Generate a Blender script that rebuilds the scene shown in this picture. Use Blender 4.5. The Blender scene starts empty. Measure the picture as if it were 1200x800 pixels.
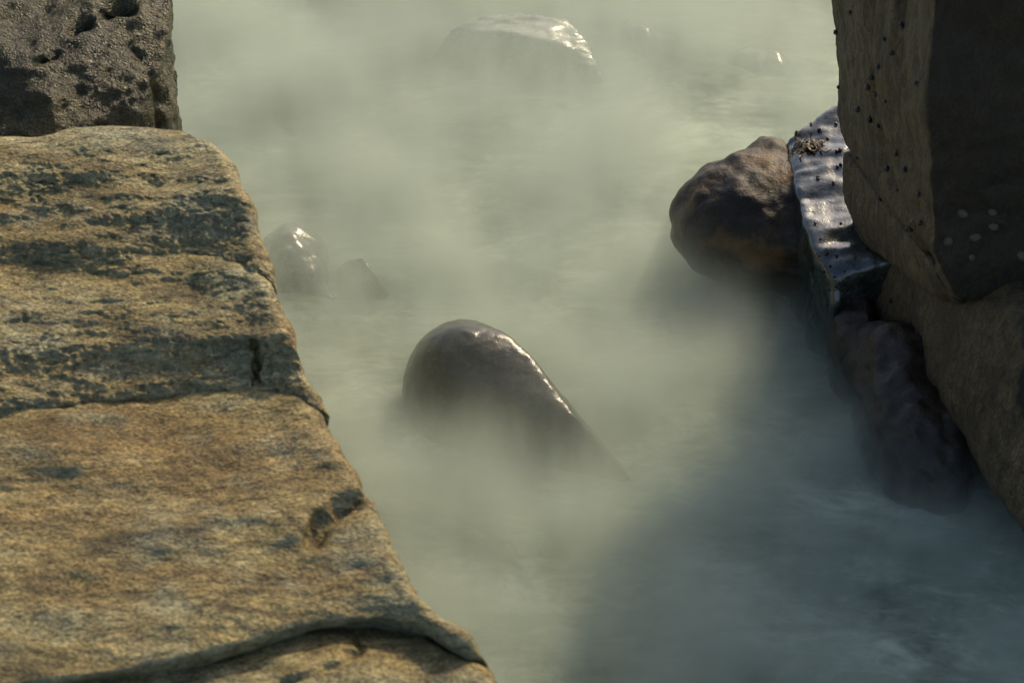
import bpy, bmesh, math, random
import numpy as np
from mathutils import Vector
from mathutils.bvhtree import BVHTree

random.seed(7)
scn = bpy.context.scene
COL = scn.collection
R = math.radians

# ------------------------------------------------------------------ camera
CAM = np.array([0.0, -3.686, 2.581]); PITCH = R(35.0); LENS = 70.0
cam_d = bpy.data.cameras.new('camera'); cam = bpy.data.objects.new('camera', cam_d); COL.objects.link(cam)
cam.location = CAM; cam.rotation_euler = (math.pi / 2 - PITCH, 0, 0)
cam_d.lens = LENS; cam_d.sensor_width = 36.0; cam_d.clip_start = 0.05; cam_d.clip_end = 3000
cam_d.dof.use_dof = True; cam_d.dof.focus_distance = 4.35; cam_d.dof.aperture_fstop = 4.5
scn.camera = cam

# ------------------------------------------------------------------ sky and sun
SUN_AZ, SUN_EL = R(28.0), R(34.0)          # azimuth measured to the right of +Y
w = bpy.data.worlds.new('World'); scn.world = w; w.use_nodes = True
nt = w.node_tree; nt.nodes.clear()
sky = nt.nodes.new('ShaderNodeTexSky'); sky.sky_type = 'NISHITA'; sky.sun_disc = False
sky.sun_elevation = SUN_EL; sky.sun_rotation = SUN_AZ; sky.air_density = 1.0; sky.dust_density = 3.0; sky.ozone_density = 1.0
bg = nt.nodes.new('ShaderNodeBackground'); bg.inputs['Strength'].default_value = 0.15
wo = nt.nodes.new('ShaderNodeOutputWorld')
nt.links.new(sky.outputs[0], bg.inputs[0]); nt.links.new(bg.outputs[0], wo.inputs[0])
sl = bpy.data.lights.new('sun', 'SUN'); sun = bpy.data.objects.new('sun', sl); COL.objects.link(sun)
sl.energy = 3.2; sl.angle = R(2.5); sl.color = (1.0, 0.81, 0.53)
sdir = Vector((math.sin(SUN_AZ) * math.cos(SUN_EL), math.cos(SUN_AZ) * math.cos(SUN_EL), math.sin(SUN_EL)))
sun.rotation_euler = sdir.to_track_quat('Z', 'Y').to_euler(); sun.location = sdir * 8
vs = scn.view_settings; vs.view_transform = 'Standard'; vs.look = 'None'; vs.exposure = 0.10; vs.gamma = 1.0
vs.use_curve_mapping = False
cy = scn.cycles
cy.use_denoising = True; cy.max_bounces = 8; cy.volume_bounces = 2; cy.transparent_max_bounces = 12
cy.volume_step_rate = 0.08; cy.volume_max_steps = 256

# ------------------------------------------------------------------ pixel -> point helpers (photo is 1200 x 800)
FPX = 1200 * LENS / 36.0
FW = np.array([0, math.cos(PITCH), -math.sin(PITCH)]); UP = np.array([0, math.sin(PITCH), math.cos(PITCH)]); RT = np.array([1.0, 0, 0])
def ray(px, py):
    d = FW + RT * (px - 600) / FPX - UP * (py - 400) / FPX
    return d / np.linalg.norm(d)
def at_z(px, py, z):
    d = ray(px, py); return CAM + d * (z - CAM[2]) / d[2]
def at_y(px, py, y):
    d = ray(px, py); return CAM + d * (y - CAM[1]) / d[1]
def project(co):
    v = co - CAM; dep = v @ FW
    return 600 + FPX * (v @ RT) / dep, 400 - FPX * (v @ UP) / dep

# ------------------------------------------------------------------ noise
_rs = np.random.RandomState(3)
_perm = np.concatenate([_rs.permutation(256)] * 3)
_g = _rs.normal(size=(256, 3)); _g /= np.linalg.norm(_g, axis=1)[:, None]
def perlin(p):
    i = np.floor(p).astype(int); f = p - i; i &= 255
    u = f * f * f * (f * (f * 6 - 15) + 10)
    out = 0
    for dx in (0, 1):
        for dy in (0, 1):
            for dz in (0, 1):
                h = _perm[_perm[_perm[(i[:, 0] + dx) & 255] + ((i[:, 1] + dy) & 255)] + ((i[:, 2] + dz) & 255)]
                g = _g[h & 255]
                dot = g[:, 0] * (f[:, 0] - dx) + g[:, 1] * (f[:, 1] - dy) + g[:, 2] * (f[:, 2] - dz)
                out = out + dot * (u[:, 0] if dx else 1 - u[:, 0]) * (u[:, 1] if dy else 1 - u[:, 1]) * (u[:, 2] if dz else 1 - u[:, 2])
    return out
def fbm(p, octs=4, gain=0.5, ridged=False):
    a, s, t = 1.0, 0, 0
    for k in range(octs):
        n = perlin(p * 2.0 ** k + 17.3 * k)
        if ridged: n = 0.5 - 2 * np.abs(n)
        s = s + a * n; t += a; a *= gain
    return s / t

# ------------------------------------------------------------------ mesh helpers
def link(name, me, mat=None, parent=None, base=None):
    """link a world-space mesh as an object whose origin is base"""
    o = bpy.data.objects.new(name, me); COL.objects.link(o)
    if mat: me.materials.append(mat)
    if base is None and parent is not None: base = parent.location
    if base is not None:
        b = np.array(base, float); co = get_co(me); set_co(me, co - b)
        if parent is None: o.location = b
    if parent is not None: o.parent = parent
    return o
def get_co(me):
    a = np.empty(len(me.vertices) * 3, np.float32); me.vertices.foreach_get('co', a); return a.reshape(-1, 3).astype(float)
def set_co(me, co):
    me.vertices.foreach_set('co', co.astype(np.float32).ravel()); me.update()
def get_no(me):
    a = np.empty(len(me.vertices) * 3, np.float32); me.vertex_normals.foreach_get('vector', a); return a.reshape(-1, 3).astype(float)
def smooth_on(me):
    me.polygons.foreach_set('use_smooth', np.ones(len(me.polygons), bool)); me.update()
def tag(o, label=None, cat=None, group=None, kind=None):
    if label: o['label'] = label
    if cat: o['category'] = cat
    if group: o['group'] = group
    if kind: o['kind'] = kind
    return o
def empty(name, loc):
    o = bpy.data.objects.new(name, None); COL.objects.link(o); o.location = loc; o.empty_display_size = 0.1
    return o
def displace(me, layers, seed=0.0, weight=None):
    """layers: (frequency, amplitude, octaves, stretch xyz, ridged)"""
    for fr, amp, octs, st, rid in layers:
        co = get_co(me); no = get_no(me)
        d = amp * fbm(co * fr * np.array(st) + seed, octs, 0.5, rid)
        if weight is not None: d = d * weight
        set_co(me, co + no * d[:, None])
def carve(me, line, width, depth, direction=None, cond=None):
    """press a groove along a line given in photo pixels into the surface"""
    co = get_co(me); no = get_no(me); x, y = project(co)
    best = np.full(len(co), 1e9)
    for (ax, ay), (bx, by) in zip(line[:-1], line[1:]):
        vx, vy = bx - ax, by - ay; L = vx * vx + vy * vy
        t = np.clip(((x - ax) * vx + (y - ay) * vy) / L, 0, 1)
        best = np.minimum(best, np.hypot(x - ax - t * vx, y - ay - t * vy))
    k = depth * np.exp(-(best / width) ** 2)
    if cond is not None: k = k * cond(co, no)
    d = no if direction is None else -np.array(direction)[None, :]
    set_co(me, co - d * k[:, None])
def hull_mesh(hulls, voxel=0.008, iters=8, fac=0.6):
    """closed stone: union of convex hulls, remeshed to an even grid and worn round"""
    bm = bmesh.new()
    for pts in hulls:
        b2 = bmesh.new()
        for p in pts: b2.verts.new(tuple(p))
        r = bmesh.ops.convex_hull(b2, input=b2.verts)
        dead = [e for e in r['geom_interior'] if isinstance(e, bmesh.types.BMVert)]
        if dead: bmesh.ops.delete(b2, geom=dead, context='VERTS')
        tmp = bpy.data.meshes.new('t'); b2.to_mesh(tmp); b2.free(); bm.from_mesh(tmp); bpy.data.meshes.remove(tmp)
    bmesh.ops.recalc_face_normals(bm, faces=bm.faces)
    me = bpy.data.meshes.new('t'); bm.to_mesh(me); bm.free()
    o = bpy.data.objects.new('t', me); COL.objects.link(o)
    m = o.modifiers.new('r', 'REMESH'); m.mode = 'VOXEL'; m.voxel_size = voxel
    if iters:
        s = o.modifiers.new('s', 'SMOOTH'); s.factor = fac; s.iterations = iters
    dg = bpy.context.evaluated_depsgraph_get()
    out = bpy.data.meshes.new_from_object(o.evaluated_get(dg))
    bpy.data.objects.remove(o); bpy.data.meshes.remove(me)
    smooth_on(out)
    return out
def ell(c, r, n=26, rot=0.0, tilt=0.0):
    """points of an ellipsoid, for hulls"""
    pts = []; ga = math.pi * (3 - 5 ** 0.5)
    cr, sr, ct, st = math.cos(rot), math.sin(rot), math.cos(tilt), math.sin(tilt)
    for i in range(n):
        z = 1 - 2 * (i + 0.5) / n; q = math.sqrt(1 - z * z); a = ga * i
        x, y, z = q * math.cos(a) * r[0], q * math.sin(a) * r[1], z * r[2]
        x, z = x * ct + z * st, -x * st + z * ct
        x, y = x * cr - y * sr, x * sr + y * cr
        pts.append((c[0] + x, c[1] + y, c[2] + z))
    return pts
def interp(pts, n):
    """resample a pixel polyline, evenly by length"""
    p = np.array(pts, float); d = np.r_[0, np.cumsum(np.hypot(*np.diff(p[:, :2], axis=0).T))]
    t = np.linspace(0, d[-1], n)
    return np.stack([np.interp(t, d, p[:, k]) for k in range(p.shape[1])], 1)
def loft(curves, ncol, rows_between, rim_r, rim_k=14, drop_to=-0.25, undercut=0.06):
    """curves: world polylines back to front, left to right; the right end is rolled over and dropped into the water"""
    C = [interp(c, ncol) for c in curves]
    rows = []
    n = len(C)
    for i in range(n - 1):
        p0 = C[max(i - 1, 0)]; p1 = C[i]; p2 = C[i + 1]; p3 = C[min(i + 2, n - 1)]
        m = rows_between[i]
        for k in range(m):
            t = k / m
            m1 = (p2 - p0) * 0.35; m2 = (p3 - p1) * 0.35
            # limit tangents by the local segment so that ledges stay crisp
            L = np.linalg.norm(p2 - p1, axis=1)[:, None]
            for mm in (m1, m2):
                l = np.linalg.norm(mm, axis=1)[:, None]; mm *= np.minimum(1, L / np.maximum(l, 1e-9))
            h00 = 2 * t**3 - 3 * t**2 + 1; h10 = t**3 - 2 * t**2 + t; h01 = -2 * t**3 + 3 * t**2; h11 = t**3 - t**2
            rows.append(h00 * p1 + h10 * m1 + h01 * p2 + h11 * m2)
    rows.append(C[-1])
    G = np.array(rows)                                   # rows, cols, 3
    e = G[:, -1, :].copy()
    G[:, :, 0] -= rim_r * np.linspace(0, 1, ncol)[None, :] ** 3
    e = G[:, -1, :]
    ext = []
    for k in range(1, rim_k + 1):
        a = (math.pi / 2) * k / rim_k
        ext.append(e + np.array([rim_r * math.sin(a), 0, -rim_r * (1 - math.cos(a))]))
    last = ext[-1]
    nd = 46
    for k in range(1, nd + 1):
        t = k / nd; q = last.copy()
        q[:, 2] = last[:, 2] + (drop_to - last[:, 2]) * t; q[:, 0] = last[:, 0] - undercut * math.sin(math.pi * min(1, t * 1.2)) * 0.8
        ext.append(q)
    G = np.concatenate([G, np.array(ext).transpose(1, 0, 2)], 1)
    nr, nc = G.shape[:2]
    idx = np.arange(nr * nc).reshape(nr, nc)
    F = np.stack([idx[:-1, :-1], idx[1:, :-1], idx[1:, 1:], idx[:-1, 1:]], -1).reshape(-1, 4)
    me = bpy.data.meshes.new('t'); me.from_pydata(G.reshape(-1, 3).tolist(), [], F.tolist()); smooth_on(me)
    return me

# ------------------------------------------------------------------ materials
class NT:
    def __init__(s, name):
        s.m = bpy.data.materials.new(name); s.m.use_nodes = True; s.t = s.m.node_tree; s.t.nodes.clear()
        s.out = s.t.nodes.new('ShaderNodeOutputMaterial'); s.geo = s.t.nodes.new('ShaderNodeNewGeometry')
    def n(s, typ, **kw):
        x = s.t.nodes.new(typ)
        for k, v in kw.items():
            if k in x.inputs.keys():
                if hasattr(v, 'is_output'): s.t.links.new(v, x.inputs[k])
                else: x.inputs[k].default_value = v
            else: setattr(x, k, v)
        return x
    def l(s, a, b): s.t.links.new(a, b)
    def math(s, op, a, b=None, c=None, clamp=False):
        x = s.t.nodes.new('ShaderNodeMath'); x.operation = op; x.use_clamp = clamp
        for i, v in enumerate((a, b, c)):
            if v is None: continue
            if hasattr(v, 'is_output'): s.l(v, x.inputs[i])
            else: x.inputs[i].default_value = v
        return x.outputs[0]
    def pos(s, scale=(1, 1, 1), rot=(0, 0, 0), loc=(0, 0, 0)):
        x = s.t.nodes.new('ShaderNodeMapping'); x.inputs['Scale'].default_value = scale; x.inputs['Rotation'].default_value = rot
        x.inputs['Location'].default_value = loc
        s.l(s.geo.outputs['Position'], x.inputs['Vector']); return x.outputs[0]
    def noise(s, vec, scale, detail=4, rough=0.55, dist=0.0, out='Fac'):
        x = s.n('ShaderNodeTexNoise', Vector=vec, Scale=scale, Detail=detail, Roughness=rough, Distortion=dist); return x.outputs[out]
    def ramp(s, fac, stops, mode='LINEAR'):
        x = s.t.nodes.new('ShaderNodeValToRGB'); s.l(fac, x.inputs[0]); cr = x.color_ramp; cr.interpolation = mode
        while len(cr.elements) > 1: cr.elements.remove(cr.elements[0])
        cr.elements[0].position = stops[0][0]; cr.elements[0].color = col4(stops[0][1])
        for p, c in stops[1:]:
            e = cr.elements.new(p); e.color = col4(c)
        return x.outputs[0]
    def mix(s, f, a, b, mode='MIX'):
        x = s.t.nodes.new('ShaderNodeMix'); x.data_type = 'RGBA'; x.blend_type = mode
        for k, v in ((0, f), (6, a), (7, b)):
            if hasattr(v, 'is_output'): s.l(v, x.inputs[k])
            else: x.inputs[k].default_value = col4(v) if k else v
        return x.outputs[2]
    def bump(s, h, strength, dist, normal=None):
        x = s.n('ShaderNodeBump', Height=h, Strength=strength, Distance=dist)
        if normal is not None: s.l(normal, x.inputs['Normal'])
        return x.outputs[0]
def col4(c):
    if isinstance(c, (int, float)): return (c, c, c, 1)
    return tuple(c) + ((1,) if len(c) == 3 else ())

def sandstone():
    b = NT('ochre_sandstone')
    st = b.pos((5.0, 14.0, 22.0), (0, 0, R(-10)))
    fine = b.pos((1, 1, 1))
    n1 = b.noise(st, 1.0, 6, 0.62, 0.5)
    n2 = b.noise(b.pos((2.2, 4.5, 6.0), (0, 0, R(-14)), (3, 1, 0)), 1.0, 5, 0.6, 0.6)
    n3 = b.noise(b.pos((0.6, 1.2, 1.2), (0, 0, R(-25))), 62, 5, 0.72, 0.6)
    n4 = b.noise(b.pos((0.7, 1.2, 1.2), (0, 0, R(-25))), 210, 3, 0.6)
    c = b.ramp(n1, [(0.30, (0.070, 0.058, 0.026)), (0.42, (0.22, 0.168, 0.062)), (0.50, (0.35, 0.270, 0.100)), (0.60, (0.40, 0.33, 0.145)), (0.72, (0.43, 0.40, 0.23))])
    rust = b.ramp(n2, [(0.46, 0.0), (0.62, 1.0)])
    c = b.mix(b.math('MULTIPLY', rust, 0.5), c, (0.28, 0.165, 0.045))
    lich = b.ramp(b.noise(b.pos((3, 5, 7), (0, 0, 0), (9, 4, 2)), 1.3, 5, 0.65), [(0.50, 0.0), (0.64, 1.0)])
    c = b.mix(b.math('MULTIPLY', lich, 0.6), c, (0.30, 0.32, 0.21))
    c = b.mix(0.75, c, b.ramp(n3, [(0.32, 0.20), (0.5, 0.95), (0.66, 1.6)]), 'MULTIPLY')
    c = b.mix(0.85, c, b.ramp(n4, [(0.34, 0.30), (0.52, 1.0), (0.66, 1.6)]), 'MULTIPLY')
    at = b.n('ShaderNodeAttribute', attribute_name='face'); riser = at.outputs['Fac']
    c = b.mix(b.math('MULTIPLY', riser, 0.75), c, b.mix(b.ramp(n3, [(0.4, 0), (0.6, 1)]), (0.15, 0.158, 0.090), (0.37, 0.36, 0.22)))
    nb = b.bump(n1, 0.6, 0.012)
    nb = b.bump(n3, 1.0, 0.013, nb)
    nb = b.bump(n4, 1.0, 0.005, nb)
    rough = b.ramp(n4, [(0.35, 0.75), (0.60, 0.55), (0.72, 0.16)])
    p = b.n('ShaderNodeBsdfPrincipled', **{'Base Color': c, 'Roughness': rough, 'Normal': nb, 'Specular IOR Level': 0.45})
    b.l(p.outputs[0], b.out.inputs[0]); return b.m

def wet_rock(name, c_dark, c_mid, c_light, rough=(0.22, 0.5), pit=45, bstr=0.8, stretch=(1, 1, 1), bdist=0.008, coat=0.0, extra=None, spec=0.5):
    b = NT(name)
    P = b.pos(stretch)
    n1 = b.noise(P, 6, 5, 0.6, 0.4); n2 = b.noise(P, pit, 5, 0.65); n3 = b.noise(P, pit * 4.5, 3, 0.6)
    c = b.ramp(n1, [(0.32, c_dark), (0.5, c_mid), (0.68, c_light)])
    c = b.mix(0.7, c, b.ramp(n2, [(0.34, 0.30), (0.52, 1.0), (0.68, 1.6)]), 'MULTIPLY')
    c = b.mix(0.8, c, b.ramp(n3, [(0.36, 0.35), (0.52, 1.0), (0.66, 1.6)]), 'MULTIPLY')
    if extra: c = extra(b, c)
    nb = b.bump(n2, bstr, bdist); nb = b.bump(n3, bstr, bdist * 0.3, nb)
    rr = b.ramp(n1, [(0.35, rough[0]), (0.65, rough[1])])
    p = b.n('ShaderNodeBsdfPrincipled', **{'Base Color': c, 'Roughness': rr, 'Normal': nb, 'Specular IOR Level': spec, 'Coat Weight': coat, 'Coat Roughness': 0.12})
    b.l(p.outputs[0], b.out.inputs[0]); return b.m

def stain_and_shade(b, c):
    d = b.ramp(b.noise(b.pos((3, 3, 1.2)), 2.2, 4, 0.6), [(0.46, 0), (0.62, 1)])
    c = b.mix(b.math('MULTIPLY', d, 0.45), c, (0.035, 0.026, 0.014))
    at = b.n('ShaderNodeAttribute', attribute_name='painted_shade')              # shade painted into the colour of the front and right end
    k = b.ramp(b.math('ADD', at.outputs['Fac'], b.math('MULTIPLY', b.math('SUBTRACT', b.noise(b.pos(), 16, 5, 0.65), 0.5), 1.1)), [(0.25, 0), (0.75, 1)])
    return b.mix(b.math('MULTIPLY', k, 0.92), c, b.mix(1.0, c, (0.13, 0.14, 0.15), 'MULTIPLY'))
def orange_algae(b, c):
    d = b.ramp(b.noise(b.pos((1, 1, 1)), 9.0, 4, 0.6), [(0.52, 0), (0.66, 1)])
    return b.mix(b.math('MULTIPLY', d, 0.7), c, (0.17, 0.085, 0.02))

M_SAND = sandstone()
M_PITTED = wet_rock('pitted_wet_rock', (0.024, 0.022, 0.007), (0.045, 0.040, 0.012), (0.080, 0.066, 0.020), (0.26, 0.36), pit=46, bstr=1.0, bdist=0.016, spec=0.4)
M_TALL = wet_rock('brown_grained_rock', (0.060, 0.039, 0.017), (0.095, 0.064, 0.028), (0.140, 0.096, 0.044), (0.55, 0.8), pit=60, bstr=0.9, stretch=(1, 1, 0.45), bdist=0.008, extra=stain_and_shade)
M_DOME = wet_rock('dark_wet_boulder', (0.012, 0.0115, 0.007), (0.021, 0.0195, 0.011), (0.038, 0.034, 0.019), (0.17, 0.25), pit=70, bstr=0.35, bdist=0.003, spec=0.4)
M_SHELF = wet_rock('slick_black_rock', (0.014, 0.018, 0.014), (0.024, 0.031, 0.025), (0.050, 0.055, 0.040), (0.20, 0.34), pit=40, bstr=0.5, bdist=0.004, coat=0.6, spec=0.9)
M_LOBE = wet_rock('brown_weedy_rock', (0.012, 0.009, 0.006), (0.024, 0.017, 0.010), (0.045, 0.031, 0.016), (0.42, 0.58), pit=70, bstr=0.7, bdist=0.005, extra=orange_algae, spec=0.3)
M_RED = wet_rock('red_brown_wet_rock', (0.013, 0.008, 0.0035), (0.028, 0.016, 0.0065), (0.046, 0.027, 0.012), (0.40, 0.58), pit=60, bstr=0.6, bdist=0.005)
M_AWASH = wet_rock('grey_awash_rock', (0.06, 0.058, 0.046), (0.10, 0.096, 0.076), (0.17, 0.16, 0.125), (0.12, 0.24), pit=40, bstr=0.35, bdist=0.004, coat=0.4)

M_PALE = wet_rock('pale_wet_rock', (0.14, 0.14, 0.11), (0.20, 0.20, 0.16), (0.30, 0.30, 0.24), (0.14, 0.26), pit=40, bstr=0.4, bdist=0.004, coat=0.8)

def simple(name, c, rough, spec=0.5):
    b = NT(name); n = b.noise(b.pos(), 220, 3, 0.6)
    cc = b.mix(0.6, c, b.ramp(n, [(0.35, 0.5), (0.65, 1.4)]), 'MULTIPLY')
    p = b.n('ShaderNodeBsdfPrincipled', **{'Base Color': cc, 'Roughness': rough, 'Specular IOR Level': spec, 'Normal': b.bump(n, 0.4, 0.002)})
    b.l(p.outputs[0], b.out.inputs[0]); return b.m
M_SNAIL = simple('black_shell', (0.018, 0.018, 0.020), 0.35)
M_LIMPET = simple('pale_limpet', (0.075, 0.068, 0.054), 0.8)
M_WEED = simple('brown_seaweed', (0.05, 0.032, 0.010), 0.5, 0.3)

def water_mat():
    b = NT('milky_sea_water')
    n = b.noise(b.pos((1.0, 1.4, 1.0), (0, 0, R(32))), 3.0, 7, 0.66, 1.2)
    n2 = b.noise(b.pos((1, 2.2, 1), (0, 0, R(38))), 11, 6, 0.7, 1.0)
    f = b.math('ADD', b.math('MULTIPLY', n, 0.6), b.math('MULTIPLY', n2, 0.4))
    c = b.ramp(f, [(0.38, (0.070, 0.075, 0.045)), (0.50, (0.26, 0.285, 0.205)), (0.62, (0.64, 0.66, 0.53))])
    p = b.n('ShaderNodeBsdfPrincipled', **{'Base Color': c, 'Roughness': 0.6, 'Specular IOR Level': 0.25, 'Normal': b.bump(f, 0.4, 0.04)})
    b.l(p.outputs[0], b.out.inputs[0]); return b.m
def mist_mat():
    b = NT('milky_spray_veil')
    sep = b.n('ShaderNodeSeparateXYZ', Vector=b.geo.outputs['Position']); z = b.math('MAXIMUM', sep.outputs['Z'], 0.0)
    wis = b.noise(b.pos((1.0, 1.7, 0.25), (0, 0, R(35))), 2.8, 5, 0.70)
    # the veil stands lower where the overhanging rock keeps the swell out
    h = b.n('ShaderNodeMapRange', Value=sep.outputs['X'], **{'From Min': 0.30, 'From Max': 0.85, 'To Min': 0.128, 'To Max': 0.080}).outputs[0]
    h = b.math('ADD', h, b.n('ShaderNodeMapRange', Value=sep.outputs['Y'], **{'From Min': 0.7, 'From Max': 1.6, 'To Min': 0.0, 'To Max': 0.015}).outputs[0])
    den = b.math('EXPONENT', b.math('MULTIPLY', b.math('POWER', b.math('DIVIDE', z, h), 2.0), -1.0))
    wv = b.n('ShaderNodeMapRange', Value=wis, **{'From Min': 0.32, 'From Max': 0.68, 'To Min': -0.35, 'To Max': 2.6}).outputs[0]
    den = b.math('MULTIPLY', b.math('MULTIPLY', den, wv), 7.4)
    v = b.n('ShaderNodeVolumePrincipled', **{'Color': (0.74, 0.82, 0.73, 1), 'Density': den, 'Anisotropy': 0.25})
    b.l(v.outputs[0], b.out.inputs['Volume']); return b.m
M_WATER = water_mat(); M_MIST = mist_mat()

# ------------------------------------------------------------------ sea
def build_sea():
    xs = np.r_[-900, -60, -12, np.linspace(-4, 4, 110), 12, 60, 900]; ys = np.r_[-900, -60, -12, np.linspace(-4, 5, 120), 14, 60, 900]
    X, Y = np.meshgrid(xs, ys)
    co = np.stack([X.ravel(), Y.ravel(), np.zeros(X.size)], 1)
    fade = np.clip(1.3 - np.hypot(co[:, 0], co[:, 1]) / 4.5, 0, 1)
    q = co.copy(); q[:, 1] *= 1.8
    co[:, 2] = 0.035 * fbm(q * 1.1, 4) * fade
    idx = np.arange(X.size).reshape(X.shape)
    F = np.stack([idx[:-1, :-1], idx[:-1, 1:], idx[1:, 1:], idx[1:, :-1]], -1).reshape(-1, 4)
    me = bpy.data.meshes.new('t'); me.from_pydata(co.tolist(), [], F.tolist()); smooth_on(me)
    tag(link('sea_water', me, M_WATER), 'milky grey green sea water washing between the rocks', 'water', kind='structure')
    bm = bmesh.new(); bmesh.ops.create_cube(bm, size=1.0)
    for v in bm.verts:
        v.co.x *= 7.0; v.co.y = v.co.y * 8.0 + 0.6; v.co.z = -0.06 if v.co.z < 0 else 0.30
    me = bpy.data.meshes.new('t'); bm.to_mesh(me); bm.free()
    tag(link('sea_mist', me, M_MIST), 'soft white veil of blurred surf hanging over the water', 'mist', kind='stuff')
build_sea()

# ------------------------------------------------------------------ layered rock on the left
def zc(px_pts, z):            # pixel curve at a height
    return [tuple(at_z(x, y, (z if np.isscalar(z) else np.interp(x, *z)))) for x, y in px_pts]
def shift(curve, dx=0, dy=0, dz=0): return [(x + dx, y + dy, z + dz) for x, y, z in curve]
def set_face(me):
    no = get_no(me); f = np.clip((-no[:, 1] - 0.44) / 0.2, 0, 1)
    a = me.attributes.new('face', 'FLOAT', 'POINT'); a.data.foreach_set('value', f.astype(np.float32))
def slab(parent, curves, ncol, rows, rim, layers, seed, label, carves=(), riser_layers=()):
    me = loft(curves, ncol, rows, rim)
    displace(me, layers, seed)
    no = get_no(me); wgt = np.clip((-no[:, 1] - 0.36) / 0.15, 0, 1)
    if riser_layers: displace(me, riser_layers, seed + 5, wgt)
    for c in carves: carve(me, *c)
    set_face(me)
    o = link('rock_slab', me, M_SAND, parent); o['label'] = label
    return o
def build_layered():
    root = empty('layered_rock', (-0.8, -1.1, -0.05))
    tag(root, 'layered ochre sandstone outcrop stepping up in ledges with dark cracks', 'rock')
    base = [(24, 0.0055, 3, (0.8, 2.0, 2.0), False), (9, 0.010, 3, (0.5, 1.7, 1.7), False), (5, 0.030, 3, (1, 1.6, 1.6), False)]
    rough = [(34, 0.018, 4, (1, 1, 1), False), (75, 0.014, 3, (1, 1, 1), False)]
    # uppermost slab: crest, lip, foot of its riser
    crest = zc([(-260, 172), (-80, 166), (0, 158), (90, 152), (180, 152), (236, 153), (258, 160)], 0.754)
    lipA = zc([(-260, 236), (-80, 226), (0, 208), (90, 214), (180, 210), (250, 212), (297, 224)], 0.737)
    lipB = zc([(-260, 262), (-80, 250), (0, 238), (90, 244), (180, 238), (250, 240), (304, 250)], 0.716)
    ft = zc([(-260, 316), (-80, 308), (0, 304), (100, 311), (160, 309), (230, 298), (323, 322)], 0.664)
    slab(root, [shift(crest, -0.12, 0.45, -0.75), shift(crest, -0.04, 0.09, -0.10), crest, lipA, lipB, ft, shift(ft, -0.03, 0.03, -0.05)],
         430, [10, 14, 70, 30, 70, 12], 0.035, base, 1.0, 'uppermost ledge with a coarse grey green front face', riser_layers=rough)
    # middle slab
    back = shift(ft, -0.05, 0.06, -0.015)
    mid = zc([(-260, 420), (-80, 410), (0, 404), (100, 398), (200, 396), (300, 392), (352, 402)], 0.621)
    midb = zc([(-260, 440), (-80, 430), (0, 425), (100, 416), (200, 410), (300, 405), (359, 415)], 0.607)
    mft = zc([(-260, 500), (-80, 494), (0, 484), (80, 474), (160, 464), (240, 459), (300, 458), (340, 460), (381, 474)], 0.560)
    slab(root, [shift(back, -0.05, 0.1, -0.06), back, shift(ft, -0.004, -0.01, -0.002), mid, midb, mft, shift(mft, -0.03, 0.03, -0.05)],
         430, [6, 10, 90, 24, 60, 12], 0.03, base, 7.0, 'tan middle ledge split by a short upright crack',
         carves=[([(297, 402), (302, 420), (299, 440), (304, 462)], 4.0, 0.028)],
         riser_layers=[(32, 0.014, 4, (1, 1, 1), False), (75, 0.010, 3, (1, 1, 1), False)])
    # broad lower slab
    back = shift(mft, -0.05, 0.06, -0.01)
    q1 = zc([(-260, 560), (0, 555), (200, 545), (360, 540), (425, 552)], 0.542)
    q2 = zc([(-260, 640), (0, 640), (200, 640), (380, 630), (464, 632)], 0.517)
    q3 = zc([(-260, 730), (0, 735), (180, 725), (320, 700), (420, 690), (493, 690)], 0.495)
    lip = zc([(-260, 800), (0, 800), (150, 782), (280, 752), (380, 728), (460, 722), (520, 728), (556, 742)], 0.475)
    lb = zc([(-260, 812), (0, 812), (150, 793), (280, 764), (380, 740), (460, 732), (525, 742), (571, 764)], 0.455)
    lf = zc([(-260, 822), (0, 820), (150, 800), (280, 771), (380, 747), (460, 740), (530, 752), (577, 778)], 0.42)
    slab(root, [shift(back, -0.05, 0.1, -0.06), back, shift(mft, -0.004, -0.01, -0.002), q1, q2, q3, lip, lb, lf, shift(lf, 0, 0.06, -0.06)],
         470, [6, 8, 60, 70, 70, 60, 14, 14, 10], 0.035, base, 13.0, 'broad sloping ochre slab with a scooped hollow at its edge',
         carves=[([(372, 630), (380, 610), (396, 594), (420, 584)], 10, 0.028), ([(362, 636), (376, 602)], 8, 0.010)])
    # rounded foot below the last crack
    fb = shift(lf, -0.06, 0.07, -0.02)
    f0 = zc([(-260, 835), (0, 832), (150, 812), (280, 778), (380, 756), (460, 748), (530, 760), (580, 786)], 0.440)
    f1 = zc([(-260, 900), (0, 900), (200, 880), (400, 850), (520, 850), (588, 862)], 0.43)
    f2 = zc([(-260, 1010), (0, 1010), (200, 990), (400, 960), (520, 960), (585, 960)], 0.36)
    f3 = zc([(-260, 1180), (0, 1180), (200, 1170), (400, 1160), (560, 1140)], 0.10)
    f4 = shift(f3, 0, -0.05, -0.3)
    slab(root, [shift(fb, 0, 0.05, -0.08), fb, f0, f1, f2, f3, f4], 400, [6, 10, 50, 50, 40, 20], 0.035, base, 19.0,
         'rounded golden brown foot of the outcrop under a curved crack', carves=[([(330, 800), (400, 775), (425, 760), (415, 745)], 4, 0.010)])
build_layered()

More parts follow.
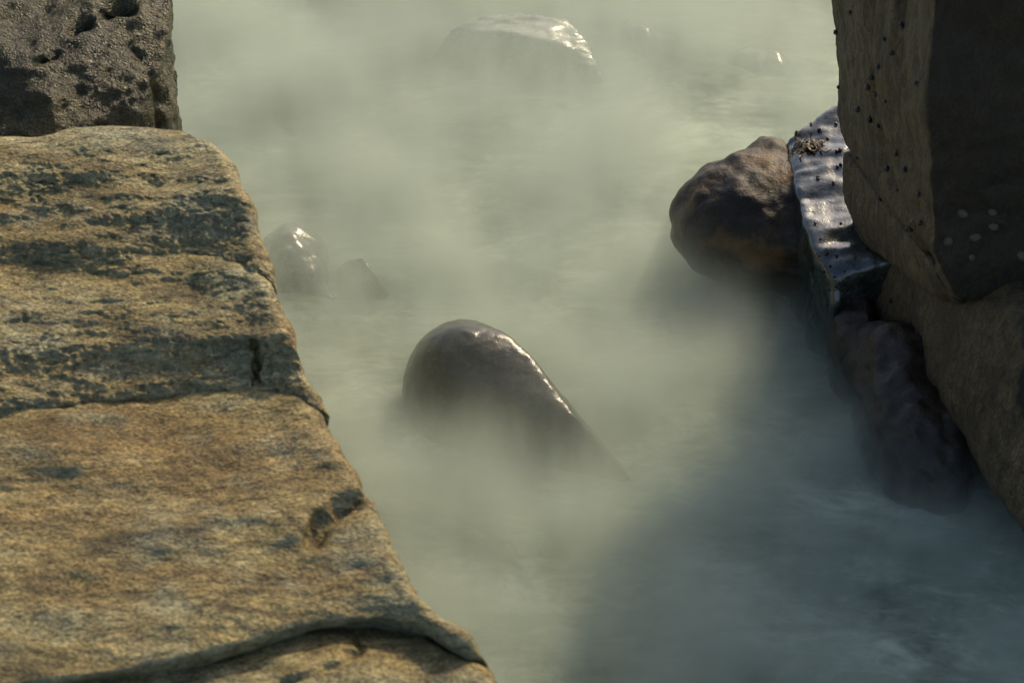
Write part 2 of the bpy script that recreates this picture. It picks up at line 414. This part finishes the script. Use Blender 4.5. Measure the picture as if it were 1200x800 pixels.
# ------------------------------------------------------------------ other rocks
ROCKS = {}
def stone(name, hulls, mat, layers, seed, label, cat='rock', parent=None, voxel=0.009, iters=8, carves=(), base=None):
    me = hull_mesh(hulls, voxel, iters)
    displace(me, layers, seed)
    for c in carves: carve(me, *c)
    co = get_co(me)
    if base is None and parent is None: base = (co[:, 0].mean(), co[:, 1].mean(), co[:, 2].min())
    o = link(name, me, mat, parent, base)
    if parent is None: tag(o, label, cat)
    elif label: o['label'] = label
    return o
A = at_z
# dark pitted block behind the layered rock
def build_pitted():
    rows = [(158, -0.20), (100, -0.12), (60, -0.04), (0, 0.09), (-70, 0.24)]
    H = []
    for r, y in rows:
        e = at_y(np.interp(r, [-70, 60, 158], [205, 198, 150]), r, y); H.append(e)
        m = at_y(60, r + 6, y - 0.02 - 0.05 * (r > 50)); H.append(m)
        H.append((-1.9, m[1] - 0.02, m[2] + 0.03))
    x0, y0, z0 = H[0]
    H += [(x0 - 0.01, y0 + 0.02, -0.2), (-1.9, y0 - 0.1, -0.2), (x0 * 1.34, 0.75, -0.2), (x0 * 1.34, 0.75, 0.9), (-1.9, 0.8, -0.2), (-1.9, 0.8, 1.0)]
    stone('pitted_rock', [H], M_PITTED, [(5, 0.05, 3, (1, 1, 1), False), (18, 0.014, 3, (1, 1, 1), False), (48, 0.012, 3, (1, 1, 1), False)], 31.0,
          'dark wet pitted rock with deep holes behind the layered outcrop', voxel=0.008, iters=6,
          carves=[([(126, 13), (138, 8), (152, 9)], 7, 0.035), ([(84, 34), (92, 28), (102, 27)], 6, 0.03), ([(50, 70), (66, 64)], 4, 0.02),
                  ([(150, 50), (172, 75), (184, 110), (187, 150)], 3.5, 0.008)])
build_pitted()

# dome boulder with a long ridge running down into the water
def build_dome():
    ridge = [A(596, 391, 0.190), A(622, 413, 0.175), A(646, 446, 0.150), A(674, 484, 0.120), A(704, 523, 0.070), A(752, 575, -0.03)]
    H = [ell(A(543, 458, 0.045), (0.132, 0.15, 0.155), 200) + ridge + [p + np.array([-0.006, -0.012, 0.0]) for p in ridge] + [p + np.array([0.0, 0.012, -0.25]) for p in ridge] + [A(640, 560, -0.06), A(600, 560, -0.08)]]
    stone('dome_boulder', H, M_DOME, [(5, 0.010, 2, (1, 1, 1), False), (45, 0.0035, 3, (1, 1, 1), False)], 41.0,
          'smooth dark dome shaped boulder with a sunlit ridge running into the surf', 'boulder', voxel=0.006, iters=10)
build_dome()

# tall rock on the right
def painted_shade(o):  # mask for the shade painted on front-facing and right-hand surfaces
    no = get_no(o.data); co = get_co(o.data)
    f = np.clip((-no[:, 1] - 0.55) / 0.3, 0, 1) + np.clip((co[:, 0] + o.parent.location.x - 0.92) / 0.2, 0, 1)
    a = o.data.attributes.new('painted_shade', 'FLOAT', 'POINT'); a.data.foreach_set('value', np.clip(f, 0, 1).astype(np.float32))
def build_tall():
    root = empty('tall_rock', (1.3, -0.2, -0.05))
    tag(root, 'tall dark brown rock overhanging the channel in thick rounded layers', 'rock')
    gl = [(2.6, 0.045, 2, (1, 1, 1), False), (6, 0.02, 3, (1, 1, 1), False), (16, 0.014, 4, (1, 1, 0.6), False), (60, 0.004, 3, (1, 1, 0.6), False)]
    yb, yf = 0.10, -0.46
    far = [at_y(984, 160, yb), at_y(985, 90, yb), at_y(972, 10, yb), at_y(964, -35, yb)]
    cor = [at_y(1122, 356, yf), at_y(1090, 300, yf), at_y(1086, 150, yf), at_y(1090, 0, yf), at_y(1094, -30, yf)]
    H = far + cor + [(1.9, -0.62, 0.36), (1.9, -0.62, 1.12), (2.0, 0.5, 0.36), (2.0, 0.4, 1.05), (0.95, 0.34, 0.45), (0.95, 0.34, 0.92)]
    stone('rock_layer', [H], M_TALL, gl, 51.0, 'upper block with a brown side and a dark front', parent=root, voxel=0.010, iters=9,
          carves=[([(1020, 0), (1016, 60), (1022, 130), (1045, 220), (1090, 310)], 5, 0.012), ([(1058, 0), (1052, 40), (1060, 120)], 5, 0.010)])
    yb = 0.075
    H = [at_y(986, 176, yb), at_y(986, 225, yb - 0.02), at_y(1002, 276, yb - 0.05), at_y(1022, 288, yb - 0.06), at_y(1050, 312, -0.2), at_y(1090, 346, -0.36), at_y(1128, 360, -0.44),
         at_y(1010, 195, yb), at_y(1096, 316, -0.41)]
    H += [tuple(np.array(p) + np.array([0.35, 0.12, 0.0])) for p in H]
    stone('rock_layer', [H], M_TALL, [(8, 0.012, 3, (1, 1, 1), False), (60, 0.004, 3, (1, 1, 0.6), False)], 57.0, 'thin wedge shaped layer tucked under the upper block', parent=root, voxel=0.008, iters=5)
    prof = [(1012, 292, 0.02), (1008, 325, 0.0), (1024, 370, -0.10), (1056, 412, -0.24), (1100, 466, -0.42), (1150, 530, -0.60), (1192, 595, -0.74), (1215, 640, -0.82)]
    tops = [(1028, 282, 0.02), (1060, 305, -0.14), (1100, 348, -0.36), (1130, 362, -0.45), (1200, 366, -0.58)]
    H = [at_y(*p) for p in prof] + [at_y(*p) for p in tops]
    H += [(1.9, -0.95, 0.12), (1.9, -0.75, 0.4), (1.9, 0.4, 0.1), (1.9, 0.4, 0.4), (1.0, 0.3, 0.12), (1.0, 0.3, 0.4)]
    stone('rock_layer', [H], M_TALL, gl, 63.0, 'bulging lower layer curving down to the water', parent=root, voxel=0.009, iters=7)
    for o in list(root.children): painted_shade(o)
    # hidden foot that carries it
    H = [(1.10, -0.72, -0.2), (1.14, -0.70, 0.2), (0.98, 0.2, -0.2), (1.0, 0.2, 0.25), (1.9, -0.8, -0.2), (1.9, -0.8, 0.25), (1.9, 0.35, -0.2), (1.9, 0.35, 0.25)]
    stone('rock_foot', [H], M_RED, gl, 67.0, None, parent=root, voxel=0.012, iters=6)
build_tall()

# low slick rock with a wet shelf
def build_shelf():
    root = empty('slick_rock', (0.7, 0.2, -0.05))
    tag(root, 'low slick black rock with a pale wet shelf beside the tall rock', 'rock')
    S = [A(918, 165, 0.315), A(935, 150, 0.335), A(985, 122, 0.36), A(1060, 122, 0.35), A(936, 240, 0.295), A(950, 285, 0.275), A(978, 330, 0.24), A(1060, 300, 0.285)]
    H = S + [(p[0] + 0.02, p[1] + 0.02, -0.15) for p in S] + [A(995, 400, 0.03)]
    stone('wet_shelf', [H], M_SHELF, [(8, 0.030, 3, (0.5, 1.5, 1), False), (30, 0.006, 3, (1, 1, 1), False)], 71.0, 'rippled wet shelf shining pale blue', parent=root, voxel=0.008, iters=5)
    H = [ell(A(848, 262, 0.16), (0.125, 0.13, 0.135), 40) + ell(A(905, 215, 0.20), (0.08, 0.12, 0.12), 30) + [A(945, 200, 0.31), A(958, 300, 0.2), A(970, 360, 0.03), A(900, 330, 0.0)]]
    stone('rounded_lobe', H, M_LOBE, [(7, 0.045, 3, (1, 1, 1), False), (18, 0.009, 3, (1, 1, 1), False), (50, 0.005, 3, (1, 1, 1), False)], 74.0, 'dark rounded lobe hanging over the surf', parent=root, voxel=0.008, iters=8)
    H = [ell(A(880, 300, 0.0), (0.10, 0.12, 0.14), 30)]
    stone('rock_foot', H, M_SHELF, [(8, 0.03, 3, (1, 1, 1), False)], 75.0, None, parent=root, voxel=0.010, iters=6)
build_shelf()

# red-brown boulders wedged under the tall rock
stone('boulder', [ell(A(1050, 440, 0.10), (0.10, 0.12, 0.13), 60) + ell(A(1085, 540, 0.02), (0.12, 0.16, 0.12), 60)], M_RED, [(20, 0.016, 3, (1, 1, 1), False), (8, 0.06, 3, (1, 1, 1), False), (45, 0.004, 3, (1, 1, 1), False)], 81.0,
      'larger red brown wet boulder wedged under the tall overhanging rock', 'boulder', voxel=0.008)
stone('boulder', [ell(A(1005, 415, 0.06), (0.065, 0.12, 0.14), 60)], M_RED, [(20, 0.014, 3, (1, 1, 1), False), (8, 0.05, 3, (1, 1, 1), False), (45, 0.004, 3, (1, 1, 1), False)], 84.0,
      'smaller dark wet boulder between the slick rock and the wedged boulder', 'boulder', voxel=0.007)

# rocks awash in the surf
aw = [(7, 0.05, 3, (1, 1, 1), False), (40, 0.003, 3, (1, 1, 1), False)]
stone('boulder', [ell(A(340, 322, -0.03), (0.09, 0.13, 0.12), 90) + [A(392, 352, 0.0), A(380, 290, 0.05)]], M_AWASH, aw, 91.0, 'rounded boulder almost under the surf beside the layered outcrop', 'boulder', voxel=0.008)
stone('boulder', [[A(388, 318, 0.0), A(408, 302, 0.06), A(424, 301, 0.07), A(443, 322, 0.06), A(457, 346, 0.01), A(444, 352, 0.0), A(398, 352, 0.0), A(425, 400, -0.1), A(390, 380, -0.1), A(425, 330, -0.1)]],
      M_AWASH, [(14, 0.012, 3, (1, 1, 1), False)], 93.0, 'small angular awash boulder with glinting rim between two larger boulders', 'boulder', voxel=0.006, iters=3)
stone('boulder', [ell(A(435, 432, -0.115), (0.14, 0.14, 0.11), 90)], M_DOME, aw, 95.0, 'submerged dark boulder touching the dome boulder', 'boulder', voxel=0.008)
P = [A(527, 32, 0.085), A(560, 19, 0.105), A(600, 13, 0.105), A(664, 18, 0.10), A(694, 48, 0.075), A(706, 92, 0.02), A(640, 49, 0.09), A(585, 37, 0.105)]
H = P + [A(485, 90, -0.06), A(530, 140, -0.1), A(690, 140, -0.1), A(715, 110, -0.06), (P[0][0], P[1][1], -0.1), (P[2][0], P[2][1] + 0.1, -0.1)]
stone('flat_rock', [H], M_PALE, [(7, 0.03, 3, (1, 2, 1), False), (40, 0.003, 3, (1, 1, 1), False)], 97.0, 'flat topped pale rock half veiled by surf in open water', 'rock', voxel=0.008, iters=3)
stone('awash_rock', [ell(A(748, 62, -0.04), (0.05, 0.16, 0.085), 60, rot=0.25)], M_PALE, aw, 99.0, 'narrow glinting stone just breaking the surf beside the flat rock', 'rock', voxel=0.007)
stone('awash_rock', [ell(A(888, 88, -0.035), (0.13, 0.10, 0.065), 60, rot=-0.6)], M_PALE, aw, 103.0, 'low glinting stone just breaking the surf behind the slick rock', 'rock', voxel=0.007)

# ------------------------------------------------------------------ small life on the rocks
def shell_mesh():
    """coiled sea snail shell, about one unit across, lying on its opening"""
    V, F = [], []; nt_, ns, turns = 22, 7, 2.2
    for i in range(nt_ + 1):
        t = i / nt_; a = turns * 2 * math.pi * t; g = 0.12 + 0.88 * t ** 1.5
        R_, r_ = 0.27 * g, 0.27 * g; cz = 0.62 * (1 - t ** 1.3) + r_ * 0.9
        for j in range(ns):
            b = 2 * math.pi * j / ns
            V.append(((R_ + r_ * math.cos(b)) * math.cos(a), (R_ + r_ * math.cos(b)) * math.sin(a), cz + r_ * math.sin(b)))
    for i in range(nt_):
        for j in range(ns):
            k = (j + 1) % ns; F.append((i * ns + j, i * ns + k, (i + 1) * ns + k, (i + 1) * ns + j))
    F.append(tuple(range(ns))[::-1]); F.append(tuple(nt_ * ns + j for j in range(ns)))
    me = bpy.data.meshes.new('sea_snail'); me.from_pydata(V, [], F); smooth_on(me); me.materials.append(M_SNAIL); return me
def limpet_mesh():
    V, F = [(0.08, 0, 0.42)], []; n = 18
    for ring, (r, z) in enumerate(((0.22, 0.34), (0.40, 0.16), (0.5, -0.04))):
        for j in range(n):
            a = 2 * math.pi * j / n; q = r * (1 + (0.07 if j % 2 else -0.04))
            V.append((q * math.cos(a) * 1.1 + 0.06 * (1 - ring / 2), q * math.sin(a) * 0.9, z))
    for j in range(n): F.append((0, 1 + j, 1 + (j + 1) % n))
    for ring in range(2):
        for j in range(n):
            a, b = 1 + ring * n + j, 1 + ring * n + (j + 1) % n; F.append((a, a + n, b + n, b))
    me = bpy.data.meshes.new('limpet'); me.from_pydata(V, [], F); smooth_on(me); me.materials.append(M_LIMPET); return me
bpy.context.view_layer.update()
def tree_of(objs):
    V, F = [], []
    for o in objs:
        n = len(V); off = o.matrix_world.translation
        V += [v.co + off for v in o.data.vertices]; F += [[n + i for i in p.vertices] for p in o.data.polygons]
    return BVHTree.FromPolygons(V, F)
BV = tree_of([o for o in scn.objects if o.type == 'MESH' and o.parent and o.parent.name in ('tall_rock', 'slick_rock')])
SN, LI = shell_mesh(), limpet_mesh()
def stick(name, me, px, py, size, label, cat, group):
    h, n, _, _ = BV.ray_cast(Vector(CAM), Vector(ray(px, py)))
    if h is None: return
    o = bpy.data.objects.new(name, me); COL.objects.link(o); o.location = h - n * 0.05 * size
    q = n.to_track_quat('Z', 'Y'); o.rotation_mode = 'QUATERNION'
    from mathutils import Quaternion
    o.rotation_quaternion = q @ Quaternion((0, 0, 1), random.uniform(0, 6.28)); o.scale = (size,) * 3
    tag(o, label, cat, group)
side = [(85, 80), (63, 145), (92, 215), (190, 165), (172, 190), (183, 232), (208, 250), (140, 270), (190, 308), (172, 292), (222, 130), (137, 388), (93, 372), (96, 408), (212, 418), (257, 416),
        (235, 378), (236, 468), (195, 490), (290, 480), (264, 563), (205, 95), (165, 215), (295, 550), (250, 60), (120, 30), (283, 205)]
for x, y in side:
    stick('sea_snail', SN, 940 + x * 0.475, y * 0.475, random.uniform(0.010, 0.018), 'small black sea snail clinging to the brown side of the tall rock', 'snail', 'sea snails on the tall rock')
for x, y in ((1037, 386), (1059, 386), (1068, 268), (1072, 402), (1030, 340), (1045, 352)):
    stick('sea_snail', SN, x, y, random.uniform(0.009, 0.014), 'small black sea snail on the bulging lower layer of the tall rock', 'snail', 'sea snails on the bulging layer')
for x, y in ((951, 146), (961, 153), (979, 146), (977, 215), (959, 209), (970, 163), (980, 178), (981, 196), (985, 262)):
    stick('sea_snail', SN, x, y, random.uniform(0.007, 0.013), 'small black sea snail on the pale wet shelf of the slick rock', 'snail', 'sea snails on the wet shelf')
for x, y in ((955, 262), (962, 280), (968, 298), (973, 312), (965, 318), (980, 300), (978, 325), (985, 340), (972, 340), (960, 300), (990, 318), (970, 358)):
    stick('sea_snail', SN, x, y, random.uniform(0.006, 0.010), 'tiny black sea snail on the steep face below the wet shelf', 'snail', 'sea snails below the wet shelf')
for x, y in ((1163, 249), (1164, 266), (1143, 278), (1111, 283), (1139, 302), (1198, 300), (1128, 250)):
    stick('limpet', LI, x, y, random.uniform(0.013, 0.024), 'pale grey limpet stuck to the dark front of the tall rock', 'limpet', 'limpets on the tall rock')
def build_weed():
    h, n, _, _ = BV.ray_cast(Vector(CAM), Vector(ray(948, 172)))
    V, F = [], []
    for k in range(45):
        a = random.uniform(0, 6.28); p = Vector(h) + Vector((random.gauss(0, 0.012), random.gauss(0, 0.014), 0.012))
        wd = random.uniform(0.0015, 0.0035); segs = 6; prev = None
        for i in range(segs + 1):
            hit, nn, _, _ = BV.ray_cast(Vector((p.x, p.y, 0.8)), Vector((0, 0, -1)))
            z = (hit.z if hit is not None and hit.z < h.z + 0.05 else h.z) + random.uniform(0.001, 0.009)
            sx, sy = -math.sin(a) * wd, math.cos(a) * wd
            V.append((p.x + sx, p.y + sy, z)); V.append((p.x - sx, p.y - sy, z + random.uniform(-0.002, 0.002)))
            if prev is not None: F.append((prev, prev + 1, prev + 3, prev + 2))
            prev = len(V) - 2
            p = p + Vector((math.cos(a), math.sin(a), 0)) * 0.006; a += random.uniform(-0.6, 0.6)
    me = bpy.data.meshes.new('t'); me.from_pydata(V, [], F); smooth_on(me)
    tag(link('seaweed', me, M_WEED, base=tuple(h)), 'small tangle of golden brown seaweed draped over the wet shelf', 'seaweed')
build_weed()
